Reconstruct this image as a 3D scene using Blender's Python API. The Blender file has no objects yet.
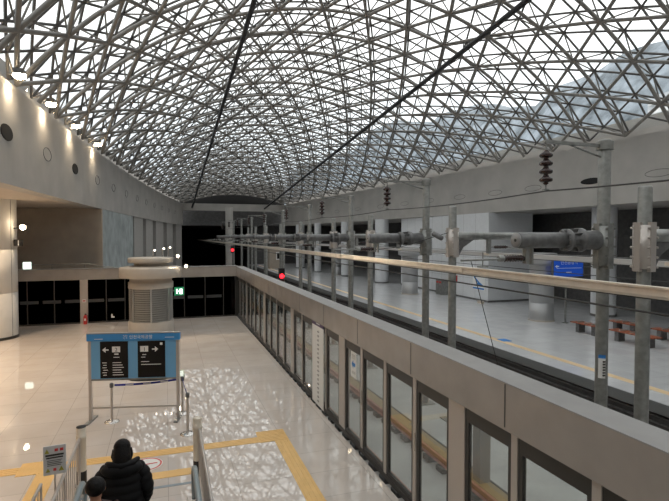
import bpy, bmesh, math, random
from mathutils import Vector, Matrix, Euler
random.seed(7)
PI = math.pi
SC = bpy.context.scene
COL = SC.collection
# ---------------------------------------------------------------- camera / world / light / exposure
EYE = 4.5
PITCH = math.atan((250.5 - 236.0) / 500.0)
YAW = math.atan((334.5 - 166.0) / 500.0)
cam_d = bpy.data.cameras.new('camera'); cam = bpy.data.objects.new('camera', cam_d); COL.objects.link(cam)
cam_d.sensor_fit = 'HORIZONTAL'; cam_d.sensor_width = 36.0; cam_d.lens = 36.0 * 500.0 / 669.0
cam_d.clip_start = 0.05; cam_d.clip_end = 900
cam.location = (0, 0, EYE); cam.rotation_euler = (PI / 2 - PITCH, 0, -YAW)
SC.camera = cam
SC.view_settings.view_transform = 'Standard'; SC.view_settings.look = 'None'
SC.view_settings.gamma = 1.0; SC.view_settings.use_curve_mapping = False
SC.view_settings.exposure = 0.25
SC.cycles.transparent_max_bounces = 24
SC.cycles.max_bounces = 10
SC.cycles.sample_clamp_indirect = 6.0

W = bpy.data.worlds.new('world'); SC.world = W; W.use_nodes = True
nt = W.node_tree; nt.nodes.clear()
wo = nt.nodes.new('ShaderNodeOutputWorld'); bg = nt.nodes.new('ShaderNodeBackground')
tc = nt.nodes.new('ShaderNodeTexCoord'); sx = nt.nodes.new('ShaderNodeSeparateXYZ'); rp = nt.nodes.new('ShaderNodeValToRGB')
nz = nt.nodes.new('ShaderNodeTexNoise'); nz.inputs['Scale'].default_value = 2.5
mxn = nt.nodes.new('ShaderNodeMixRGB'); mxn.blend_type = 'MULTIPLY'; mxn.inputs[0].default_value = 0.22
nt.links.new(tc.outputs['Generated'], sx.inputs[0]); nt.links.new(sx.outputs['Z'], rp.inputs[0])
nt.links.new(tc.outputs['Generated'], nz.inputs['Vector'])
rp.color_ramp.elements[0].position = 0.0; rp.color_ramp.elements[0].color = (0.62, 0.72, 0.80, 1)
rp.color_ramp.elements[1].position = 0.35; rp.color_ramp.elements[1].color = (1.0, 0.99, 0.97, 1)
nt.links.new(rp.outputs[0], mxn.inputs[1]); nt.links.new(nz.outputs[0], mxn.inputs[2])
nt.links.new(mxn.outputs[0], bg.inputs[0]); bg.inputs[1].default_value = 1.9
nt.links.new(bg.outputs[0], wo.inputs[0])

# ---------------------------------------------------------------- materials
def mat(name, col, rough=0.6, metal=0.0, noise=0.0, nscale=4.0, emit=None, estr=0.0, bump=0.0, bscale=30.0, spec=0.5, col2=None):
    m = bpy.data.materials.new(name); m.use_nodes = True
    n = m.node_tree.nodes; l = m.node_tree.links; b = n['Principled BSDF']
    b.inputs['Base Color'].default_value = (*col, 1); b.inputs['Roughness'].default_value = rough
    b.inputs['Metallic'].default_value = metal; b.inputs['Specular IOR Level'].default_value = spec
    if noise or bump or col2:
        t = n.new('ShaderNodeTexCoord')
    if noise or col2:
        x = n.new('ShaderNodeTexNoise'); x.inputs['Scale'].default_value = nscale; x.inputs['Detail'].default_value = 6
        l.new(t.outputs['Object'], x.inputs['Vector'])
        r = n.new('ShaderNodeValToRGB'); r.color_ramp.elements[0].position = 0.3; r.color_ramp.elements[1].position = 0.7
        c2 = col2 or tuple(c * (1 + noise) for c in col)
        r.color_ramp.elements[0].color = (*[c * (1 - noise) for c in col], 1); r.color_ramp.elements[1].color = (*c2, 1)
        l.new(x.outputs[0], r.inputs[0]); l.new(r.outputs[0], b.inputs['Base Color'])
    if bump:
        y = n.new('ShaderNodeTexNoise'); y.inputs['Scale'].default_value = bscale; l.new(t.outputs['Object'], y.inputs['Vector'])
        bp = n.new('ShaderNodeBump'); bp.inputs['Strength'].default_value = bump; bp.inputs['Distance'].default_value = 0.02
        l.new(y.outputs[0], bp.inputs['Height']); l.new(bp.outputs[0], b.inputs['Normal'])
    if emit:
        b.inputs['Emission Color'].default_value = (*emit, 1); b.inputs['Emission Strength'].default_value = estr
    return m

def tile_mat(name, col, joint, tw, th, rough, bump, offset=0.0, var=0.04):
    m = bpy.data.materials.new(name); m.use_nodes = True
    n = m.node_tree.nodes; l = m.node_tree.links; b = n['Principled BSDF']
    t = n.new('ShaderNodeTexCoord'); br = n.new('ShaderNodeTexBrick')
    br.offset = offset; br.inputs['Scale'].default_value = 1.0
    br.inputs['Brick Width'].default_value = tw; br.inputs['Row Height'].default_value = th
    br.inputs['Mortar Size'].default_value = 0.006; br.inputs['Mortar Smooth'].default_value = 0.1
    br.inputs['Color1'].default_value = (*[c * (1 - var) for c in col], 1); br.inputs['Color2'].default_value = (*[c * (1 + var) for c in col], 1)
    br.inputs['Mortar'].default_value = (*joint, 1)
    l.new(t.outputs['Object'], br.inputs['Vector'])
    x = n.new('ShaderNodeTexNoise'); x.inputs['Scale'].default_value = 1.3; x.inputs['Detail'].default_value = 8
    l.new(t.outputs['Object'], x.inputs['Vector'])
    mx = n.new('ShaderNodeMixRGB'); mx.blend_type = 'OVERLAY'; mx.inputs[0].default_value = 0.18
    l.new(br.outputs['Color'], mx.inputs[1]); l.new(x.outputs[0], mx.inputs[2]); l.new(mx.outputs[0], b.inputs['Base Color'])
    b.inputs['Roughness'].default_value = rough; b.inputs['Specular IOR Level'].default_value = 0.85
    y = n.new('ShaderNodeTexNoise'); y.inputs['Scale'].default_value = 2.2; y.inputs['Detail'].default_value = 3
    l.new(t.outputs['Object'], y.inputs['Vector'])
    bp = n.new('ShaderNodeBump'); bp.inputs['Strength'].default_value = bump; bp.inputs['Distance'].default_value = 0.02
    l.new(y.outputs[0], bp.inputs['Height']); l.new(bp.outputs[0], b.inputs['Normal'])
    return m

def glass_mat(name, tint, gloss=0.1, rough=0.0):
    m = bpy.data.materials.new(name); m.use_nodes = True
    n = m.node_tree.nodes; l = m.node_tree.links; n.remove(n['Principled BSDF'])
    o = n['Material Output']; tr = n.new('ShaderNodeBsdfTransparent'); gl = n.new('ShaderNodeBsdfGlossy'); mx = n.new('ShaderNodeMixShader')
    tr.inputs[0].default_value = (*tint, 1); gl.inputs['Roughness'].default_value = rough
    fr = n.new('ShaderNodeLayerWeight'); fr.inputs[0].default_value = 0.5
    pw = n.new('ShaderNodeMath'); pw.operation = 'POWER'; pw.inputs[1].default_value = 4.0; l.new(fr.outputs['Facing'], pw.inputs[0])
    mul = n.new('ShaderNodeMath'); mul.operation = 'MULTIPLY_ADD'; mul.inputs[1].default_value = 0.8; mul.inputs[2].default_value = gloss
    l.new(pw.outputs[0], mul.inputs[0]); mul.use_clamp = True
    l.new(mul.outputs[0], mx.inputs[0]); l.new(tr.outputs[0], mx.inputs[1]); l.new(gl.outputs[0], mx.inputs[2]); l.new(mx.outputs[0], o.inputs[0])
    return m

M = dict(
    floor=tile_mat('floor_tile', (0.63, 0.565, 0.51), (0.44, 0.39, 0.34), 1.2, 0.9, 0.022, 0.045),
    platform=tile_mat('platform_tile', (0.56, 0.57, 0.58), (0.42, 0.42, 0.43), 0.9, 0.9, 0.16, 0.06),
    concrete=mat('concrete', (0.42, 0.405, 0.38), 0.8, noise=0.10, nscale=0.7, bump=0.15, bscale=8),
    concrete_blue=mat('bare_concrete', (0.36, 0.40, 0.40), 0.8, noise=0.25, nscale=1.1, bump=0.2, bscale=6),
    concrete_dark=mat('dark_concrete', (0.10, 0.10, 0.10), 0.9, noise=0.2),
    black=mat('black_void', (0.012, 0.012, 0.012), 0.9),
    soffit=mat('soffit_paint', (0.50, 0.44, 0.37), 0.8, noise=0.05),
    concrete_light=mat('light_concrete', (0.40, 0.39, 0.37), 0.8, noise=0.06),
    beige=mat('beige_render', (0.40, 0.345, 0.285), 0.85, noise=0.08, nscale=1.5),
    white_wall=mat('white_panel', (0.66, 0.68, 0.70), 0.5, noise=0.03),
    granite=mat('granite_beam', (0.36, 0.325, 0.295), 0.12, noise=0.08, nscale=2.0),
    cap2=mat('pale_alloy', (0.60, 0.60, 0.60), 0.4, metal=0.3), edge=mat('edge_steel', (0.13, 0.14, 0.14), 0.5), cap=mat('beam_cap', (0.27, 0.265, 0.26), 0.4, noise=0.06),
    steel=mat('stainless_post', (0.50, 0.46, 0.425), 0.32, metal=0.4),
    steel_bright=mat('bright_steel', (0.72, 0.70, 0.67), 0.25, metal=0.9),
    frame=mat('dark_frame', (0.035, 0.033, 0.030), 0.35),
    tube=mat('painted_tube', (0.23, 0.218, 0.20), 0.45, noise=0.05),
    tube_outer=mat('painted_grid', (0.12, 0.115, 0.11), 0.5),
    galv=mat('galvanised_steel', (0.27, 0.275, 0.262), 0.42, metal=0.55, noise=0.22, nscale=7, bump=0.1, bscale=40),
    galv_dark=mat('weathered_steel', (0.16, 0.16, 0.16), 0.5, metal=0.5, noise=0.25, nscale=9),
    bar=mat('conductor_bar', (0.78, 0.71, 0.62), 0.35, metal=0.45, noise=0.08, nscale=5),
    insul=mat('brown_porcelain', (0.028, 0.012, 0.010), 0.25),
    wire=mat('dark_wire', (0.03, 0.028, 0.026), 0.5),
    cable=mat('dark_rail', (0.025, 0.026, 0.028), 0.6),
    blue=mat('sky_blue_panel', (0.16, 0.41, 0.68), 0.4),
    blue_hdr=mat('blue_header', (0.045, 0.27, 0.62), 0.4),
    signblack=mat('black_panel', (0.010, 0.009, 0.009), 0.35, spec=0.2),
    white=mat('white_print', (0.80, 0.80, 0.78), 0.5),
    white_cool=mat('white_paper', (0.58, 0.59, 0.60), 0.6),
    blue_sign=mat('station_blue', (0.012, 0.07, 0.42), 0.35, emit=(0.012, 0.07, 0.42), estr=0.35),
    belt=mat('blue_belt', (0.015, 0.025, 0.28), 0.6),
    yellow=mat('tactile_yellow', (0.78, 0.50, 0.19), 0.5, noise=0.05),
    yellow_pale=mat('pale_yellow_line', (0.66, 0.50, 0.30), 0.5),
    red=mat('red_paint', (0.55, 0.03, 0.03), 0.4),
    bench=mat('red_brown_wood', (0.33, 0.10, 0.05), 0.4, noise=0.2, nscale=14),
    rail=mat('rusty_rail', (0.50, 0.22, 0.17), 0.4, metal=0.2, noise=0.15, nscale=8),
    railside=mat('dark_block', (0.06, 0.06, 0.06), 0.7),
    plinth=mat('tan_kerb', (0.38, 0.29, 0.16), 0.6, noise=0.1),
    pit=mat('track_slab', (0.56, 0.56, 0.54), 0.28, noise=0.18, nscale=0.9),
    lampw=mat('lit_lamp', (1, 0.9, 0.75), 0.4, emit=(1.0, 0.78, 0.52), estr=45),
    lampsoft=mat('lit_lamp_small', (1, 0.95, 0.85), 0.4, emit=(1.0, 0.88, 0.7), estr=9),
    exit=mat('exit_green', (0.02, 0.4, 0.15), 0.4, emit=(0.05, 0.45, 0.25), estr=0.12),
    exit_white=mat('exit_white', (0.8, 1, 0.9), 0.4, emit=(0.85, 1.0, 0.90), estr=1.5),
    signal=mat('signal_red', (0.8, 0.01, 0.01), 0.4, emit=(1.0, 0.012, 0.02), estr=4),
    louver=mat('louver_steel', (0.45, 0.45, 0.44), 0.35, metal=0.6),
    drum=mat('drum_paint', (0.47, 0.43, 0.38), 0.5, noise=0.04),
    colpanel=mat('column_panel', (0.60, 0.58, 0.54), 0.4, noise=0.03),
    coat=mat('black_nylon', (0.006, 0.006, 0.007), 0.65, bump=0.2, bscale=14, spec=0.25),
    hair=mat('black_hair', (0.006, 0.005, 0.005), 0.55, bump=0.4, bscale=60, spec=0.2),
    skin=mat('skin', (0.50, 0.26, 0.17), 0.5), cloth=mat('dark_trousers', (0.02, 0.02, 0.03), 0.8),
    shoe=mat('shoe', (0.03, 0.03, 0.03), 0.5), maroon=mat('dark_jacket', (0.035, 0.012, 0.012), 0.7),
    eye=mat('eye_dark', (0.02, 0.015, 0.01), 0.2), lip=mat('lip', (0.35, 0.10, 0.09), 0.5),
    cream=mat('cream_post', (0.72, 0.65, 0.54), 0.35),
    handrail=mat('grey_handrail', (0.23, 0.27, 0.28), 0.4),
    rubber=mat('black_rubber', (0.015, 0.015, 0.016), 0.5),
    steps=mat('step_metal', (0.18, 0.18, 0.18), 0.4, metal=0.7),
    silver=mat('silver_drum', (0.40, 0.405, 0.41), 0.35, metal=0.35),
    purple=mat('purple_header', (0.10, 0.06, 0.16), 0.5),
    hill=mat('wooded_hill', (0.13, 0.155, 0.17), 0.95, noise=0.45, nscale=0.35, col2=(0.36, 0.40, 0.44), bump=1.0, bscale=1.2),
    bluemark=mat('blue_print', (0.03, 0.20, 0.55), 0.5), ygreen=mat('olive_print', (0.35, 0.33, 0.05), 0.5),
    building=mat('pale_building', (0.50, 0.52, 0.54), 0.7), expansion=mat('blue_grey_strip', (0.25, 0.30, 0.34), 0.4),
)
M['roofglass'] = glass_mat('roof_glass', (0.93, 0.96, 0.97), 0.02)
M['doorglass'] = glass_mat('door_glass', (0.78, 0.80, 0.79), 0.07)
M['darkglass'] = glass_mat('dark_glass', (0.10, 0.10, 0.10), 0.0)  # tint darkened to stand in for the dark space beyond
M['frost'] = mat('frosted_band', (0.05, 0.052, 0.054), 0.6)

# ---------------------------------------------------------------- mesh helpers
class MB:
    def __init__(s): s.v = []; s.f = []; s.m = []; s.sm = []
    def add(s, vs, fs, mi=0, smooth=False):
        k = len(s.v); s.v += [tuple(p) for p in vs]
        for f in fs: s.f.append([i + k for i in f]); s.m.append(mi); s.sm.append(smooth)
        return s
    def box(s, a, b, mi=0, rot=0.0, bev=0.0):
        x0, y0, z0 = a; x1, y1, z1 = b
        vs = [(x0, y0, z0), (x1, y0, z0), (x1, y1, z0), (x0, y1, z0), (x0, y0, z1), (x1, y0, z1), (x1, y1, z1), (x0, y1, z1)]
        if rot:
            cx, cy = (x0 + x1) / 2, (y0 + y1) / 2; c, n = math.cos(rot), math.sin(rot)
            vs = [(cx + (x - cx) * c - (y - cy) * n, cy + (x - cx) * n + (y - cy) * c, z) for x, y, z in vs]
        return s.add(vs, [(3, 2, 1, 0), (4, 5, 6, 7), (0, 1, 5, 4), (1, 2, 6, 5), (2, 3, 7, 6), (3, 0, 4, 7)], mi)
    def tube(s, p, q, r, n=8, mi=0, r2=None, caps=True, smooth=True):
        p = Vector(p); q = Vector(q); d = (q - p)
        if d.length < 1e-6: return s
        d.normalize(); a = d.orthogonal().normalized(); b = d.cross(a); r2 = r if r2 is None else r2
        vs = []
        for c, rr in ((p, r), (q, r2)):
            for i in range(n):
                t = 2 * PI * i / n; vs.append(c + (a * math.cos(t) + b * math.sin(t)) * rr)
        s.add(vs, [(i, (i + 1) % n, n + (i + 1) % n, n + i) for i in range(n)], mi, smooth)
        if caps: s.add(vs, [tuple(range(n - 1, -1, -1)), tuple(range(n, 2 * n))], mi)
        return s
    def path(s, pts, r, n=6, mi=0, closed=False):
        pts = [Vector(p) for p in pts]; N = len(pts); vs = []; up = None
        for i, p in enumerate(pts):
            a = pts[max(i - 1, 0)]; b = pts[min(i + 1, N - 1)]; d = (b - a).normalized()
            if up is None: up = d.orthogonal().normalized()
            x = (up - d * up.dot(d)).normalized(); y = d.cross(x); up = x
            rr = r[i] if isinstance(r, (list, tuple)) else r
            for k in range(n):
                t = 2 * PI * k / n; vs.append(p + (x * math.cos(t) + y * math.sin(t)) * rr)
        fs = [(i * n + k, i * n + (k + 1) % n, (i + 1) * n + (k + 1) % n, (i + 1) * n + k) for i in range(N - 1) for k in range(n)]
        s.add(vs, fs, mi, True)
        s.add(vs, [tuple(range(n - 1, -1, -1)), tuple(range((N - 1) * n, N * n))], mi)
        return s
    def lathe(s, prof, c=(0, 0, 0), n=24, axis='z', mi=0, sx_=1.0, sy_=1.0, smooth=True):
        vs = []
        for r, h in prof:
            for k in range(n):
                t = 2 * PI * k / n; x, y = r * math.cos(t) * sx_, r * math.sin(t) * sy_
                if axis == 'z': p = (x, y, h)
                elif axis == 'x': p = (h, x, y)
                else: p = (x, h, y)
                vs.append((p[0] + c[0], p[1] + c[1], p[2] + c[2]))
        fs = [(i * n + k, i * n + (k + 1) % n, (i + 1) * n + (k + 1) % n, (i + 1) * n + k) for i in range(len(prof) - 1) for k in range(n)]
        s.add(vs, fs, mi, smooth)
        s.add(vs, [tuple(range(n - 1, -1, -1)), tuple(range((len(prof) - 1) * n, len(prof) * n))], mi)
        return s
    def prism(s, poly, h0, h1, axis='z', mi=0):
        n = len(poly)
        f = {'z': lambda a, b, h: (a, b, h), 'y': lambda a, b, h: (a, h, b), 'x': lambda a, b, h: (h, a, b)}[axis]
        vs = [f(a, b, h0) for a, b in poly] + [f(a, b, h1) for a, b in poly]
        return s.add(vs, [tuple(range(n))[::-1], tuple(range(n, 2 * n))] + [(i, (i + 1) % n, n + (i + 1) % n, n + i) for i in range(n)], mi)
    def ball(s, c, r, mi=0, n=12, sc=(1, 1, 1)):
        prof = [(max(1e-4, r * math.sin(PI * i / n)), -r * math.cos(PI * i / n)) for i in range(n + 1)]
        vs = []
        for rr, h in prof:
            for k in range(n): t = 2 * PI * k / n; vs.append((c[0] + rr * math.cos(t) * sc[0], c[1] + rr * math.sin(t) * sc[1], c[2] + h * sc[2]))
        return s.add(vs, [(i * n + k, i * n + (k + 1) % n, (i + 1) * n + (k + 1) % n, (i + 1) * n + k) for i in range(n) for k in range(n)], mi, True)
    def build(s, name, mats, parent=None, bevel=0.0, loc=None, fix=True):
        me = bpy.data.meshes.new(name); me.from_pydata(s.v, [], s.f)
        for m in (mats if isinstance(mats, (list, tuple)) else [mats]): me.materials.append(M[m] if isinstance(m, str) else m)
        for p, mi, sm in zip(me.polygons, s.m, s.sm): p.material_index = mi; p.use_smooth = sm
        if fix:
            bm = bmesh.new(); bm.from_mesh(me); bmesh.ops.recalc_face_normals(bm, faces=bm.faces); bm.to_mesh(me); bm.free()
        o = bpy.data.objects.new(name, me); COL.objects.link(o)
        if parent: o.parent = parent
        if loc: o.location = loc
        if bevel:
            b = o.modifiers.new('bevel', 'BEVEL'); b.width = bevel; b.segments = 2; b.limit_method = 'ANGLE'
        return o

def tag(o, label, cat, group=None, kind=None):
    o['label'] = label; o['category'] = cat
    if group: o['group'] = group
    if kind: o['kind'] = kind
    return o
def thing(name, label, cat, loc=(0, 0, 0), rz=0, group=None):
    o = bpy.data.objects.new(name, None); COL.objects.link(o); o.empty_display_size = 0.2
    o.location = loc; o.rotation_euler = (0, 0, rz)
    return tag(o, label, cat, group)
def struct(o, label=None):
    o['kind'] = 'structure'
    if label: o['label'] = label; o['category'] = 'structure'
    return o
def dup(root, loc=None, rz=None, label=None):
    kids = {}
    for o in COL.objects: kids.setdefault(o.parent, []).append(o)
    def cp(o, par):
        c = o.copy(); COL.objects.link(c)
        if par: c.parent = par
        for ch in kids.get(o, []): cp(ch, c)
        return c
    r = cp(root, None)
    if loc is not None: r.location = loc
    if rz is not None: r.rotation_euler = (0, 0, rz)
    if label: r['label'] = label
    return r
def text(s, size, name, m, parent, loc, rot, align='LEFT', ext=0.002):
    cu = bpy.data.curves.new(name, 'FONT'); cu.body = s; cu.size = size; cu.extrude = ext; cu.align_x = align; cu.resolution_u = 2
    t = bpy.data.objects.new('tmp', cu); COL.objects.link(t)
    bpy.context.view_layer.update()
    me = bpy.data.meshes.new_from_object(t.evaluated_get(bpy.context.evaluated_depsgraph_get()))
    bpy.data.objects.remove(t)
    me.name = name; me.materials.clear(); me.materials.append(M[m])
    o = bpy.data.objects.new(name, me); COL.objects.link(o)
    if parent: o.parent = parent
    o.location = loc; o.rotation_euler = rot
    return o
ORD = ['nearest', 'second', 'third', 'fourth', 'fifth', 'sixth', 'seventh', 'eighth', 'ninth', 'tenth', 'eleventh', 'twelfth', 'thirteenth', 'fourteenth', 'fifteenth', 'sixteenth']
def vL(u): return -5.24 + 0.0161 * u + 0.001078 * u * u
def vR(u): return 22.09 - 0.0273 * u - 0.000437 * u * u
ZS = 9.3; ZB = 6.1; UEND = 77.0; UBEG = -14.0
PV = 3.85          # face of the glass partition
PU = 28.4          # far partition

# ---------------------------------------------------------------- SETTING: floors, walls, soffits
struct(MB().box((-18, UBEG, -0.35), (PV - 0.12, PU + 0.1, 0)).build('floor', 'floor'), 'glossy beige stone tile floor of the concourse')
mb = MB()
mb.box((12.6, UBEG, -0.32), (34, UEND + 3, 0), 0)
o = mb.build('floor_right', ['platform']); struct(o, 'pale glossy tiled platform floor across the tracks')
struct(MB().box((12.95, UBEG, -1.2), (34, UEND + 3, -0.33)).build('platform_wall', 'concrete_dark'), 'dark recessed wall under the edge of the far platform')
mb = MB().box((12.62, UBEG, -0.30), (12.57, UEND + 3, -0.005)); struct(mb.build('trim_1', 'edge'), 'grey steel nosing along the far platform edge')
mb = MB()
for k in range(3): mb.tube((12.9, UBEG, -0.5 - k * 0.2), (12.9, UEND, -0.5 - k * 0.2), 0.035, 6)
struct(mb.build('trim_2', 'galv_dark'), 'cable ducts under the far platform edge')
struct(MB().box((13.42, UBEG, 0.0), (13.72, UEND, 0.006)).build('trim_3', 'yellow_pale'), 'pale yellow safety line along the far platform edge')
struct(MB().box((3.6, UBEG, -1.5), (12.95, UEND + 40, -1.2)).build('floor_track', 'pit'), 'grey concrete slab of the track bed')
struct(MB().box((-18, PU + 0.1, -1.5), (3.6, UEND + 40, -1.2)).build('floor_far', 'concrete_dark'), 'ground beyond the far glass partition, coloured dark for the shade there')  # shade put into the colour; vault light would leave it grey
struct(MB().box((3.55, UBEG, -1.2), (3.72, PU + .1, -0.352)).build('trim_4', 'concrete'), 'concrete upstand below the glass partition')

def curved_wall(name, fn, side, u0, u1, z0, z1, th, m, label):
    mb = MB(); n = 44; vs = []
    for i in range(n + 1):
        u = u0 + (u1 - u0) * i / n; v = fn(u)
        vs += [(v, u, z0), (v, u, z1), (v + side * th, u, z1), (v + side * th, u, z0)]
    fs = []
    for i in range(n):
        a = i * 4; b = a + 4
        fs += [(a + k, a + (k + 1) % 4, b + (k + 1) % 4, b + k) for k in range(4)]
    fs += [(0, 1, 2, 3), (n * 4, n * 4 + 3, n * 4 + 2, n * 4 + 1)]
    mb.add(vs, fs); o = mb.build(name, m); return struct(o, label)
WL = curved_wall('wall_left', vL, -1, UBEG, UEND, ZB, ZS, 0.6, 'concrete', 'long curved concrete upper wall on the left')
WR = curved_wall('wall_right', vR, 1, UBEG, UEND, ZB, ZS, 0.6, 'concrete', 'long curved concrete upper wall on the right')
curved_wall('trim_5', lambda u: vL(u) - .45, -1, UBEG, UEND, ZS, ZS + .95, 0.15, 'concrete', 'roof kerb on top of the left upper wall')
curved_wall('trim_6', lambda u: vR(u) + .45, 1, UBEG, UEND, ZS, ZS + .95, 0.15, 'concrete', 'roof kerb on top of the right upper wall')
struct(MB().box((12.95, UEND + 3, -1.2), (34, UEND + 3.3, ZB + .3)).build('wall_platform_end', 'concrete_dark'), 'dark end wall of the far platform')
# raised black discs for the dark inside of openings, and round covers (parts of the walls)
def round_part(wall, fn, side, u, z, dark):
    v = fn(u); sl = (fn(u + .5) - fn(u - .5))
    nx = Vector((side, -sl * side, 0)).normalized() * 1.0
    c = Vector((v, u, z))
    mb = MB(); ra, rb = (0.52, 0.25) if side > 0 else (0.68, 0.17)
    a = nx.cross(Vector((0, 0, 1))).normalized()
    def ring(k, n, off, sc=1): t = 2 * PI * k / n; return c + nx * off + (a * math.cos(t) * ra + Vector((0, 0, 1)) * math.sin(t) * rb) * sc
    if dark:
        n = 28; vs = [ring(k, n, o_, q) for o_, q in ((-.03, 1), (.02, 1), (.03, .94)) for k in range(n)]
        mb.add(vs, [(i * n + k, i * n + (k + 1) % n, (i + 1) * n + (k + 1) % n, (i + 1) * n + k) for i in range(2) for k in range(n)] + [tuple(range(2 * n, 3 * n))])
        mb.build('opening_disc', 'black', wall)
    else:
        pts = [ring(k, 28, .004) for k in range(29)]
        mb.path(pts, 0.012, 5); mb.build('round_cover', 'concrete_dark', wall)
for u, d in [(17.85, 1), (22.15, 0), (26.5, 1), (31.4, 0), (36.1, 0), (40.8, 0), (45.5, 0), (50.2, 0), (55, 0), (60, 0), (65, 0), (70, 0)]:
    round_part(WL, vL, 1, u, 7.68, d)
for u, d in [(13.4, 0), (17.1, 0), (20.8, 1), (25.0, 0), (28.45, 0), (32.4, 0), (36.5, 0), (40.5, 0), (45.1, 0), (50.4, 0), (56, 0), (62, 0)]:
    round_part(WR, vR, -1, u, 7.4, d)
def soffit(name, fn, vfar, u0, u1, m, label):
    n = 30; vs = []
    for i in range(n + 1):
        u = u0 + (u1 - u0) * i / n
        vs += [(fn(u), u, ZB + .001), (vfar, u, ZB + .001), (vfar, u, ZB + .4), (fn(u), u, ZB + .4)]
    fs = []
    for i in range(n):
        a = i * 4; b = a + 4; fs += [(a + k, a + (k + 1) % 4, b + (k + 1) % 4, b + k) for k in range(4)]
    fs += [(0, 1, 2, 3), (n * 4, n * 4 + 3, n * 4 + 2, n * 4 + 1)]
    return struct(MB().add(vs, fs).build(name, m), label)
soffit('ceiling_left', lambda u: vL(u) - .6, -18, UBEG, UEND, 'soffit', 'flat painted soffit on the left of the hall')
soffit('ceiling_right', lambda u: vR(u) + .6, 34, UBEG, UEND + 3, 'concrete', 'flat concrete soffit over the far platform')
struct(MB().box((-18.3, UBEG, -1.5), (-18, UEND + 40, 7)).build('wall_west', 'beige'), 'side wall of the left gallery')
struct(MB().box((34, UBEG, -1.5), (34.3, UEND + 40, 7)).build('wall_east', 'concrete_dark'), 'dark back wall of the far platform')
struct(MB().box((-18, UBEG - .3, -1.5), (34, UBEG, 18)).build('wall_back', 'concrete'), 'end wall behind the photographer')
# recess back wall on right platform (dark)
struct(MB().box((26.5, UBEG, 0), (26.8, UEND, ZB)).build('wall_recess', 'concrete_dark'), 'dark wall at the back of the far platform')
# beige gallery wall, bare concrete panel, far end
struct(MB().box((-18, 32.4, -1.2), (vL(32.6) , 32.8, ZB)).build('wall_gallery', 'beige'), 'beige rendered wall above the far glass partition')
def strip_wall(name, u0, u1, m, label, off=0.0, z0=-1.2):
    vs = []; n = 6
    for i in range(n + 1):
        u = u0 + (u1 - u0) * i / n; v = vL(u) - off
        vs += [(v, u, z0), (v, u, ZB), (v - .4, u, ZB), (v - .4, u, z0)]
    fs = []
    for i in range(n):
        a = i * 4; b = a + 4; fs += [(a + k, a + (k + 1) % 4, b + (k + 1) % 4, b + k) for k in range(4)]
    fs += [(0, 1, 2, 3), (n * 4, n * 4 + 3, n * 4 + 2, n * 4 + 1)]
    return struct(MB().add(vs, fs).build(name, m), label)
strip_wall('wall_panel', 32.8, 43.6, 'concrete_blue', 'bare blue-grey concrete wall panel under the left upper wall', off=0.03)
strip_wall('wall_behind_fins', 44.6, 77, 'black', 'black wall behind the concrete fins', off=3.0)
for i, (u, ue) in enumerate([(44.6, 49.0), (50.6, 54.6), (56.6, 61.6), (64.2, 68.8), (71.6, 76.6)]):
    mb = MB(); a, b = vL(u) - .12, vL(ue) - .12
    mb.add([(a, u, -1.2), (b, ue, -1.2), (b - .9, ue, -1.2), (a - .9, u, -1.2), (a, u, ZB), (b, ue, ZB), (b - .9, ue, ZB), (a - .9, u, ZB)], [(3, 2, 1, 0), (4, 5, 6, 7), (0, 1, 5, 4), (1, 2, 6, 5), (2, 3, 7, 6), (3, 0, 4, 7)])
    tag(mb.build('pillar', 'concrete_light'), '%s flat concrete pier between the bare wall panel and the black far end' % ORD[i], 'pillar', 'concrete piers under the left wall')
struct(MB().box((2.0, UEND, 8.3), (17.9, UEND + .8, 9.35)).build('wall_beam', 'concrete'), 'pale concrete lintel across the far end of the vault')
struct(MB().box((-18, UEND + 1.6, ZB), (34, UEND + 2.0, 8.6)).build('wall_far', 'concrete_dark'), 'dark wall above the tunnel mouth')
struct(MB().box((-18, UEND + 2.0, ZB), (34, UEND + 40, ZB + .3)).build('ceiling_tunnel', 'black'), 'black tunnel ceiling')
struct(MB().box((-18, UEND + 40, -1.5), (34, UEND + 40.3, 6.4)).build('wall_tunnel', 'black'), 'black end of the tunnel')
struct(MB().box((12.95, UEND + 3, -1.2), (13.2, UEND + 40, ZB)).build('wall_tunnel_side', 'black'), 'black side wall of the tunnel')
struct(MB().box((2.0, UEND + 1.2, 9.3), (17.9, UEND + 1.5, 12.5)).build('wall_lunette', 'black'), 'dark gable above the far lintel')
o = MB().lathe([(0.5, -1.2), (0.5, 8.3)], (8.05, 68, 0), 24).build('column', 'concrete'); tag(o, 'round concrete column in the middle of the black far end', 'column')

# ---------------------------------------------------------------- SETTING: vaulted roof
def RISE(u): return 8.2 - 0.0895 * u
def sec(s, u, off):
    a, b = vL(u), vR(u); c = (a + b) / 2; w = (b - a) / 2; r = RISE(u)
    R = (w * w + r * r) / (2 * r); th = math.asin(min(1, w / R))
    t = (2 * s - 1) * th; o = off * (0.3 + 0.7 * math.sin(PI * min(max(s, 0), 1)))
    return Vector((c + (R + o) * math.sin(t), u, ZS + .12 + (R + o) * math.cos(t) - (R - r)))
roof = thing('ceiling', 'glazed barrel vault of grey steel tubes over the whole hall', 'roof'); roof['kind'] = 'structure'
Mn, DU = 13, 1.15
UR0 = -13.5; NR = int((76.6 - UR0) / DU) // 2 * 2
DU = (76.6 - UR0) / NR
N = 2 * Mn; OFF = 0.95
def onode(i, j):  # outer layer
    s = (j + (0.5 if i % 2 else 0)) / N
    return sec(min(max(s, 0), 1), UR0 + i * DU, OFF)
def inode(i, j):
    s = (j + (0.5 if i % 2 else 0)) / Mn
    return sec(min(max(s, 0), 1), UR0 + 2 * i * DU, 0.0)
og = MB()
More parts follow.
